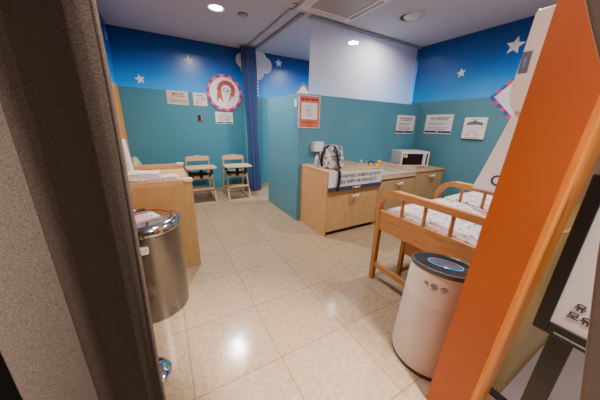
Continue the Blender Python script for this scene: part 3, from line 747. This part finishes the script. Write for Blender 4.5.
# chrome foot peeking from under the brown curtain
cs = thing('chrome_stand', 'round chrome stand base on the floor peeking from behind the brown curtain', 'stand', (-.250, 1.365, 0))
MB().lathe([(.125, 0), (.128, .008), (.115, .022), (.08, .042), (.035, .055), (.022, .06), (0, .06)], seg=48).build('base', M['chrome'], cs, smooth=True)
MB().cyl((0, 0, .058), (0, 0, .75), .018).sph((0, 0, .765), (.028, .028, .028)).build('pole', M['chrome'], cs, smooth=True)

# ------------------------------------------------------------------ high chairs
def high_chair(name, label, loc, rz=0):
    t = thing(name, label, 'high chair', loc, rz, 'wooden high chairs by the back wall')
    W = .215; P = M['ply']; PZ = wood('pale_wood_upright', (190, 156, 120), (206, 174, 138), 'z')
    for s in (-1, 1):
        MB().tube([(s*W, -.30, .03), (s*(W-.015), -.13, .50), (s*(W-.02), -.10, .60)], 0, flat=(.024, .045, (0, -1, .3))).build('front_leg', PZ, t, bevel=.003)
        MB().tube([(s*W, .27, .03), (s*(W-.005), .17, .55), (s*(W-.005), .135, .83)], 0, flat=(.024, .045, (0, 1, .2))).build('rear_leg', PZ, t, bevel=.003)
        MB().bb(s*W-.014, s*W+.014, -.36, .33, 0, .03).build('runner', P, t, bevel=.004)
        MB().tube([(s*(W-.018), .16, .62), (s*(W-.018), -.22, .655)], 0, flat=(.022, .04)).build('armrest', P, t, bevel=.003)
    # backrest with a low wavy crest
    n = 16; pts = []
    for k in range(n+1):
        u = -1+2*k/n; pts.append((u*.205, .855+(.022*max(0, 1-abs(u)/.5) if abs(u) < .5 else 0) - (.012 if abs(u) > .9 else 0)))
    MB().prism([(-.205, .765), (.205, .765)]+pts[::-1], .02, off=.145).build('backrest', P, t, bevel=.004)
    MB().bb(-.195, .195, -.14, .17, .50, .52).build('seat', P, t, bevel=.005)
    MB().bb(-.19, .19, -.165, -.145, .455, .51).build('seat_apron', P, t, bevel=.003)
    MB().prism([(-.24, -.40), (.24, -.40), (.262, -.36), (.262, -.06), (.24, -.02), (.12, .0), (-.12, .0), (-.24, -.02), (-.262, -.06), (-.262, -.36)], .026, 'xy', .675).build('tray', P, t, bevel=.006)
    MB().bb(-.2, .2, -.245, -.215, .245, .29).build('foot_rest', P, t, bevel=.004)
    MB().bb(-.2, .2, -.30, -.21, .27, .288).build('foot_rest', P, t, bevel=.004)
    MB().bb(-.205, .205, .22, .24, .16, .20).build('rear_stretcher', P, t, bevel=.004)
    MB().tube([(0, -.17, .47), (0, -.20, .58), (0, -.19, .67)], 0, flat=(.06, .008, (0, 1, 0))).build('crotch_strap', M['strap'], t)
    MB().tube([(-.2, .02, .60), (-.205, -.12, .585), (-.13, -.17, .55), (-.05, -.175, .545), (.05, -.175, .545), (.13, -.17, .55), (.205, -.12, .585), (.2, .02, .60)], 0, flat=(.008, .03, (0, 0, 1))).build('waist_strap', M['strap'], t)
    MB().bb(-.25, .27, -.375, -.345, 0, .022).build('base_bar', P, t, bevel=.003)
    for s in (-1, 1): MB().tube([(s*.20, -.10, .66), (s*.205, -.17, .56), (s*.14, -.18, .49)], 0, flat=(.035, .01, (0, 1, 0))).build('side_strap', M['strap'], t)
    return t
h1 = high_chair('high_chair', 'pale wooden high chair nearer the wooden counter, left of the pair', (.585, 4.98, 0), .02)
h2 = copy_tree(h1); h2.location = (1.275, 4.95, 0); h2.rotation_euler = (0, 0, -.02)
h2['label'] = 'pale wooden high chair beside the navy curtain, right of the pair'
# each with its own seat pad
tag(MB().box((0, 0, .014), (.30, .22, .028)).build('seat_pad', mat('pad_black', (22, 24, 28), .7), None, bevel=.01, loc=(.585, 5.0, .52)), 'black pad on the seat of the left high chair', 'cushion', 'high chair seat pads')
tag(MB().box((0, 0, .014), (.30, .22, .028)).build('seat_pad', mat('pad_light', (200, 196, 200), .7), None, bevel=.01, loc=(1.275, 4.97, .52)), 'pale grey pad on the seat of the right high chair', 'cushion', 'high chair seat pads')

# ------------------------------------------------------------------ changing table
XF, XB, YE, YN = 1.735, 2.665, 1.47, .49
ct = thing('changing_table', 'orange pine changing table with bentwood spindle rails on the right', 'changing table', (0, 0, 0))
def rail(x):
    # post runs up, bends over into the top rail, and comes down again at the near end
    rr = .17; zt = .945; w = .055
    pts = [(x, YE, .72)]+[(x, YE-rr+rr*cos(a), zt-rr+rr*sin(a)) for a in [PI/2*k/10 for k in range(11)]]
    r2 = .06
    pts += [(x, YN+r2-r2*sin(a), zt-r2+r2*cos(a)) for a in [PI/2*k/10 for k in range(11)]]+[(x, YN, .72)]
    rl = MB().tube(pts, 0, flat=(w, .05, (1, 0, 0))) if False else MB()
    rl.tube([(p[0], p[1], p[2]) for p in pts], 0, flat=(.05, w, (1, 0, 0)))
    o = rl.build('rail', M['crib'], ct, bevel=.008, smooth=True)
    MB().bb(x-.018, x+.018, YN+.06, YE-rr, zt+.022, zt+.033).build('rail_cap', wood('pine_light', (224, 160, 106), (236, 180, 128), 'y'), o, bevel=.003)
    for y in (1.225, 1.02, .81, .62): MB().cyl((x, y, .735), (x, y, .93), .0145, seg=14).build('spindle', M['cribz'], o, smooth=True)
    MB().bb(x-.02, x+.02, YN, YE, .565, .755).build('side_board', M['crib'], ct, bevel=.004)
    for y in (YE-.02, YN+.02): MB().bb(x-.025, x+.025, y-.022, y+.027, 0, .76).build('leg', M['cribz'], ct, bevel=.006)
    MB().bb(x-.016, x+.016, YN+.04, YE-.04, .15, .20).build('stretcher', M['crib'], ct, bevel=.004)
rail(XF); rail(XB)
# far rail frame of the second half of the table is the low board
MB().bb(3.55, 3.60, YN, YE, .565, .755).build('side_board', M['crib'], ct, bevel=.004)
for y in (YE-.02, YN+.02): MB().bb(3.55, 3.60, y-.022, y+.022, 0, .76).build('leg', M['cribz'], ct, bevel=.006)
MB().bb(XF+.02, 3.55, YN+.06, YE-.07, .585, .61).build('platform', M['crib'], ct, bevel=.004)
# low inner trestle
MB().bb(1.915, 1.955, 1.27, 1.31, 0, .585).build('inner_leg', M['cribz'], ct, bevel=.004)
MB().bb(1.925, 1.95, .60, 1.27, .33, .50).build('inner_board', M['crib'], ct, bevel=.004)
MB().bb(1.955, 2.64, 1.275, 1.305, .10, .14).build('cross_stretcher', M['crib'], ct, bevel=.004)
def mattress(x0, x1, label):
    b = MB().box(((x0+x1)/2, (YN+.03+YE-.05)/2, .69), (x1-x0, YE-YN-.08, .155)); bmesh.ops.subdivide_edges(b.b, edges=b.b.edges[:], cuts=6, use_grid_fill=True)
    for v in b.b.verts:
        if v.co.z > .70: v.co.z += .012*sin(v.co.x*9)*cos(v.co.y*8)+.006
    o = b.build('mattress', M['print'], None, bevel=.02, smooth=True); o.modifiers.remove(o.modifiers['edges'])
    return tag(o, label, 'mattress', 'printed mattresses on the changing table')
mattress(XF+.025, XB-.025, 'white printed mattress between the two spindle rails of the changing table')
mattress(XB+.03, 3.53, 'white printed mattress behind the rear spindle rail of the changing table')

# white wall unit on the entrance wall, side on
wu = thing('white_wall_unit', 'tall white plastic wall unit seen side-on beside the orange board', 'wall unit', (0, 0, 0))
pf = [(.462, 1.62), (.60, 1.60), (.86, 1.635), (.93, 1.66), (.965, 1.71), (.985, 1.80), (.985, 1.87), (.975, 1.90), (.955, 2.33), (.945, 2.35), (.462, 2.35)]
MB().prism(pf, .55, 'yz', 2.5).build('case', mat('warm_white_plastic', (226, 208, 198), .4, var=.02), wu, bevel=.014, seg=3)
MB().bb(2.496, 2.5, .905, .962, 1.93, 2.08).build('label_plate', mat('label_slate', (84, 82, 112), .5), wu)
MB().bb(2.494, 2.497, .928, .94, 1.97, 2.04).build('printed_text', mat('label_pale', (120, 120, 150), .5), wu)
wc = thing('white_cloth_drape', 'white cloth with a dark crescent mark hanging from the white wall unit over the rail', 'cloth', (0, 0, 0))
def cf(u, v):
    z = 1.69-v*.735; ye = .935+.185*v; x = 2.575+.035*v+.006*sin(u*6+v*3)
    return (x, ye-u*(.40+.05*v), z)
MB().grid(cf, 24, 20).build('cloth', mat('drape_white', (226, 216, 214), .8, var=.02), wc, smooth=True, solid=.004)
b = MB().prism(arcband(.032, .050, .45*PI, 1.55*PI, .0, .0, 18), .003)
o = b.build('printed_mark', M['ink'], wc, loc=(2.594, .930, 1.07)); o.rotation_euler = (0, 0, FACE_R)

# ------------------------------------------------------------------ air purifier
ap = thing('air_purifier', 'white round tower air purifier with glowing blue dial in front of the changing table', 'air purifier', (1.425, .65, 0))
ap.scale = (1.04, 1.04, .945)
def pur_mat():
    m, nt, n, l, b = new_mat('perforated_shell')
    b.inputs['Roughness'].default_value = .45
    tc = n.new('ShaderNodeTexCoord'); sx = n.new('ShaderNodeSeparateXYZ'); l.new(tc.outputs['Object'], sx.inputs[0])
    at = n.new('ShaderNodeMath'); at.operation = 'ARCTAN2'; l.new(sx.outputs['Y'], at.inputs[0]); l.new(sx.outputs['X'], at.inputs[1])
    def saw(src, k):
        a = n.new('ShaderNodeMath'); a.operation = 'MULTIPLY'; a.inputs[1].default_value = k; l.new(src, a.inputs[0])
        f = n.new('ShaderNodeMath'); f.operation = 'FRACT'; l.new(a.outputs[0], f.inputs[0])
        s = n.new('ShaderNodeMath'); s.operation = 'SUBTRACT'; s.inputs[1].default_value = .5; l.new(f.outputs[0], s.inputs[0])
        p = n.new('ShaderNodeMath'); p.operation = 'ABSOLUTE'; l.new(s.outputs[0], p.inputs[0]); return p.outputs[0]
    a = saw(sx.outputs['Z'], 85); c = saw(at.outputs[0], 26)
    lt = n.new('ShaderNodeMath'); lt.operation = 'LESS_THAN'; lt.inputs[1].default_value = .22; l.new(a, lt.inputs[0])
    l2 = n.new('ShaderNodeMath'); l2.operation = 'LESS_THAN'; l2.inputs[1].default_value = .36; l.new(c, l2.inputs[0])
    zz = n.new('ShaderNodeMath'); zz.operation = 'LESS_THAN'; zz.inputs[1].default_value = .54; l.new(sx.outputs['Z'], zz.inputs[0])
    m1 = n.new('ShaderNodeMath'); m1.operation = 'MULTIPLY'; l.new(lt.outputs[0], m1.inputs[0]); l.new(l2.outputs[0], m1.inputs[1])
    m2 = n.new('ShaderNodeMath'); m2.operation = 'MULTIPLY'; l.new(m1.outputs[0], m2.inputs[0]); l.new(zz.outputs[0], m2.inputs[1])
    mx = n.new('ShaderNodeMix'); mx.data_type = 'RGBA'; l.new(m2.outputs[0], mx.inputs['Factor'])
    mx.inputs['A'].default_value = lin((228, 216, 212)); mx.inputs['B'].default_value = lin((186, 174, 170))
    l.new(mx.outputs['Result'], b.inputs['Base Color']); return m
MB().lathe([(.206, .03), (.208, .05), (.18, .69), (.177, .70), (0, .70)], seg=72).build('shell', pur_mat(), ap, smooth=True)
MB().lathe([(0, 0), (.195, 0), (.206, .012), (.206, .03), (0, .03)], seg=64).build('base', mat('purifier_grey', (70, 68, 72), .5), ap, smooth=True)
tp = MB().lathe([(.179, .690), (.183, .70), (.181, .716), (.172, .722), (.166, .715), (.166, .705), (0, .705)], seg=72).build('top_ring', mat('purifier_rim', (86, 86, 92), .35, .2), ap, smooth=True)
for k in range(7):
    rr = .094+k*.0105
    MB().lathe([(rr-.003, .705), (rr-.003, .716), (rr+.003, .716), (rr+.003, .705)], seg=64).build('grille_ring', mat('grille_dark', (48, 48, 54), .4), tp, smooth=True)
dl = MB().lathe([(0, .719), (.075, .719), (.079, .716), (.079, .705)], seg=56).build('dial', mat('dial_grey', (84, 84, 96), .15), ap, smooth=True)
MB().lathe([(.079, .716), (.080, .7185), (.0825, .7185), (.083, .715)], seg=56).build('light_ring', emis('cyan_glow', (16, 150, 215), .7), dl, smooth=True)
dl.rotation_euler = (0, 0, 3.57); dl.scale = (.86, 1.12, 1)
# printed certification marks on the shell, facing the doorway
def on_shell(ang, z, lift=.0015):
    rad = .208-(z-.05)*(.028/.64)+lift
    return Vector((rad*cos(ang), rad*sin(ang), z)), ang
mk = MB()
for ang, kind in ((3.20, 0), (3.43, 1), (3.70, 2)):
    p, a = on_shell(ang, .64)
    ta = Vector((-sin(a), cos(a), 0)); 
    ta = -ta if False else ta
    u = Vector((0, 0, 1))
    if kind == 0:
        for dz in (-.006, .004): mk.tube([p+ta*-.012+u*dz, p+ta*.0+u*(dz+.006), p+ta*.012+u*dz], .0016, 6)
    else:
        R1 = .014
        mk.tube([p+ta*(R1*1.2*cos(t))+u*(R1*.62*sin(t)) for t in [2*PI*k/20 for k in range(21)]], .0016, 6)
        mk.tube([p-ta*.008, p+ta*.008], .002, 6)
        mk.tube([p-ta*.014-u*.017, p+ta*.014-u*.017], .0014, 6)
mk.build('printed_marks', mat('mark_green', (44, 58, 50), .5), ap)

# the top slopes gently: rim higher on the doorway side
VD = Vector((cos(3.57), sin(3.57), 0))
for o in [ap.children[0]] + list(ap.children_recursive)[1:]:
    if o.type != 'MESH' or o.get('sloped'): continue
    B = o.matrix_basis if o.parent == ap else o.parent.matrix_basis
    for v in o.data.vertices:
        p = B @ v.co; k = min(1, max(0, (p.z-.52)/.18))
        p.z += k*(.19*p.dot(VD)+.034); v.co = B.inverted() @ p
    o['sloped'] = 1
for o in ap.children_recursive: del o['sloped']

# ------------------------------------------------------------------ right foreground, outside the doorway
kc = thing('khaki_counter', 'khaki vinyl-covered rounded block standing against the pale wood wall', 'counter', (0, 0, 0))
rr = .09
pts = [(2.9, .397), (1.60, .397)]+[(1.60+rr*(1-cos(a)), .27+rr*(1-sin(a))) for a in [PI/2*k/8 for k in range(9)]]+[(2.9, .262)]
MB().prism(pts, 1.03, 'xy', .0).build('body', mat('khaki_vinyl', (206, 176, 116), .35, var=.08, scale=3, bump=.1, bscale=5), kc, bevel=.014, seg=3, smooth=True)
MB().tube([(1.604, .365, 1.035)]+[(1.60+rr*(1-cos(a)), .27+rr*(1-sin(a)), 1.035) for a in [PI/2*k/8 for k in range(9)]]+[(2.9, .262, 1.035)], .006, 8).build('edge_highlight', mat('highlight_cream', (236, 216, 170), .3), kc, smooth=True)  # pale bead whose colour stands in for the highlight along the top edge

gm = thing('grey_floor_mat', 'light grey floor mat with dark edge under the black sign stand', 'mat', (0, 0, 0))
MB().bb(1.56, 3.0, -1.2, .255, 0, .012).build('mat_surface', mat('mat_grey', (196, 186, 190), .6, var=.03), gm)
MB().bb(1.515, 1.56, -1.2, .33, 0, .014).build('mat_edge', mat('mat_edge_dark', (60, 52, 50), .7), gm)

sg = thing('sign_stand', 'black framed sign stand with white Korean notice outside the doorway', 'sign', (1.22, .187, .755))
sg.rotation_euler = (math.radians(-0), 0, FACE_R)
# local x runs right along the face, -y towards the room's doorway
Wd, Hh = .42, .62
f = MB()
f.bb(0, .04, -.012, .02, 0, Hh).bb(Wd-.04, Wd, -.012, .02, 0, Hh).bb(.04, Wd-.04, -.012, .02, 0, .052).bb(.04, Wd-.04, -.012, .02, Hh-.04, Hh)
f.build('frame', M['black'], sg, bevel=.004)
MB().bb(.03, Wd-.03, -.003, .008, .04, Hh-.03).build('sheet', M['paper'], sg)
text('lettering', '유 아 휴 게 실', .034, M['ink'], sg, .078, .152, -.0045, 'LEFT', bold=.0006)
text('lettering', '모유수유실', .034, M['ink'], sg, .070, .112, -.0045, 'LEFT', bold=.0006)
MB().bb(.05, .115, .0, .022, -.738, .0).build('post', M['black'], sg, bevel=.004)
MB().bb(-.05, .28, -.10, .15, -.75, -.735).build('base_plate', M['black'], sg, bevel=.004)
MB().bb(.06, Wd-.06, -.014, -.012, .015, .022).build('frame_groove', M['grey'], sg)

# ------------------------------------------------------------------ light outside the doorway
def area(name, loc, size, power, color, rot=(0, 0, 0)):
    l = D.lights.new(name, 'AREA'); l.shape = 'DISK'; l.size = size; l.energy = power; l.color = color
    o = D.objects.new(name, l); COL.objects.link(o); o.location = loc; o.rotation_euler = rot; return o
def spot(name, loc, aim, power, color, ang):
    l = D.lights.new(name, 'SPOT'); l.energy = power; l.color = color; l.spot_size = math.radians(ang); l.spot_blend = .7; l.shadow_soft_size = .08
    o = D.objects.new(name, l); COL.objects.link(o); o.location = loc
    o.rotation_euler = (Vector(aim)-Vector(loc)).to_track_quat('-Z', 'Y').to_euler(); return o
spot('curtain_fill_spot', (.95, -.35, CH-.03), (.1, .3, .55), 800, (1, .90, .82), 62)  # unseen spot added to brighten the lower folds of the brown curtain
area('unseen_outside_lamp', (-.25, -1.0, CH-.03), .3, 9, (1, .92, .86))  # unseen fill added to brighten the near side of the taupe curtain
area('unseen_outside_lamp', (1.3, -1.0, CH-.03), .3, 22, (1, .88, .78))  # unseen lamp for the lighting outside, behind the camera

w = D.worlds.new('world'); C.scene.world = w; w.use_nodes = True
w.node_tree.nodes['Background'].inputs[0].default_value = lin((170, 165, 175)); w.node_tree.nodes['Background'].inputs[1].default_value = .12

# ------------------------------------------------------------------ camera
yaw, pitch, roll, F = math.radians(30.14), math.radians(17.56), math.radians(1.67), 236.65
f = Vector((sin(yaw)*cos(pitch), cos(yaw)*cos(pitch), -sin(pitch)))
r = Vector((cos(yaw), -sin(yaw), 0)); u = r.cross(f)
r, u = r*cos(roll)+u*sin(roll), -r*sin(roll)+u*cos(roll)
cam = D.cameras.new('camera'); co = D.objects.new('camera', cam); COL.objects.link(co)
cam.sensor_width = 36; cam.lens = 36*F/600; cam.clip_start = .02
co.matrix_world = Matrix(((r.x, u.x, -f.x, 0), (r.y, u.y, -f.y, 0), (r.z, u.z, -f.z, 1.5), (0, 0, 0, 1)))
C.scene.camera = co
C.scene.view_settings.view_transform = 'AgX'
C.scene.view_settings.look = 'None'
C.scene.view_settings.exposure = 0.6
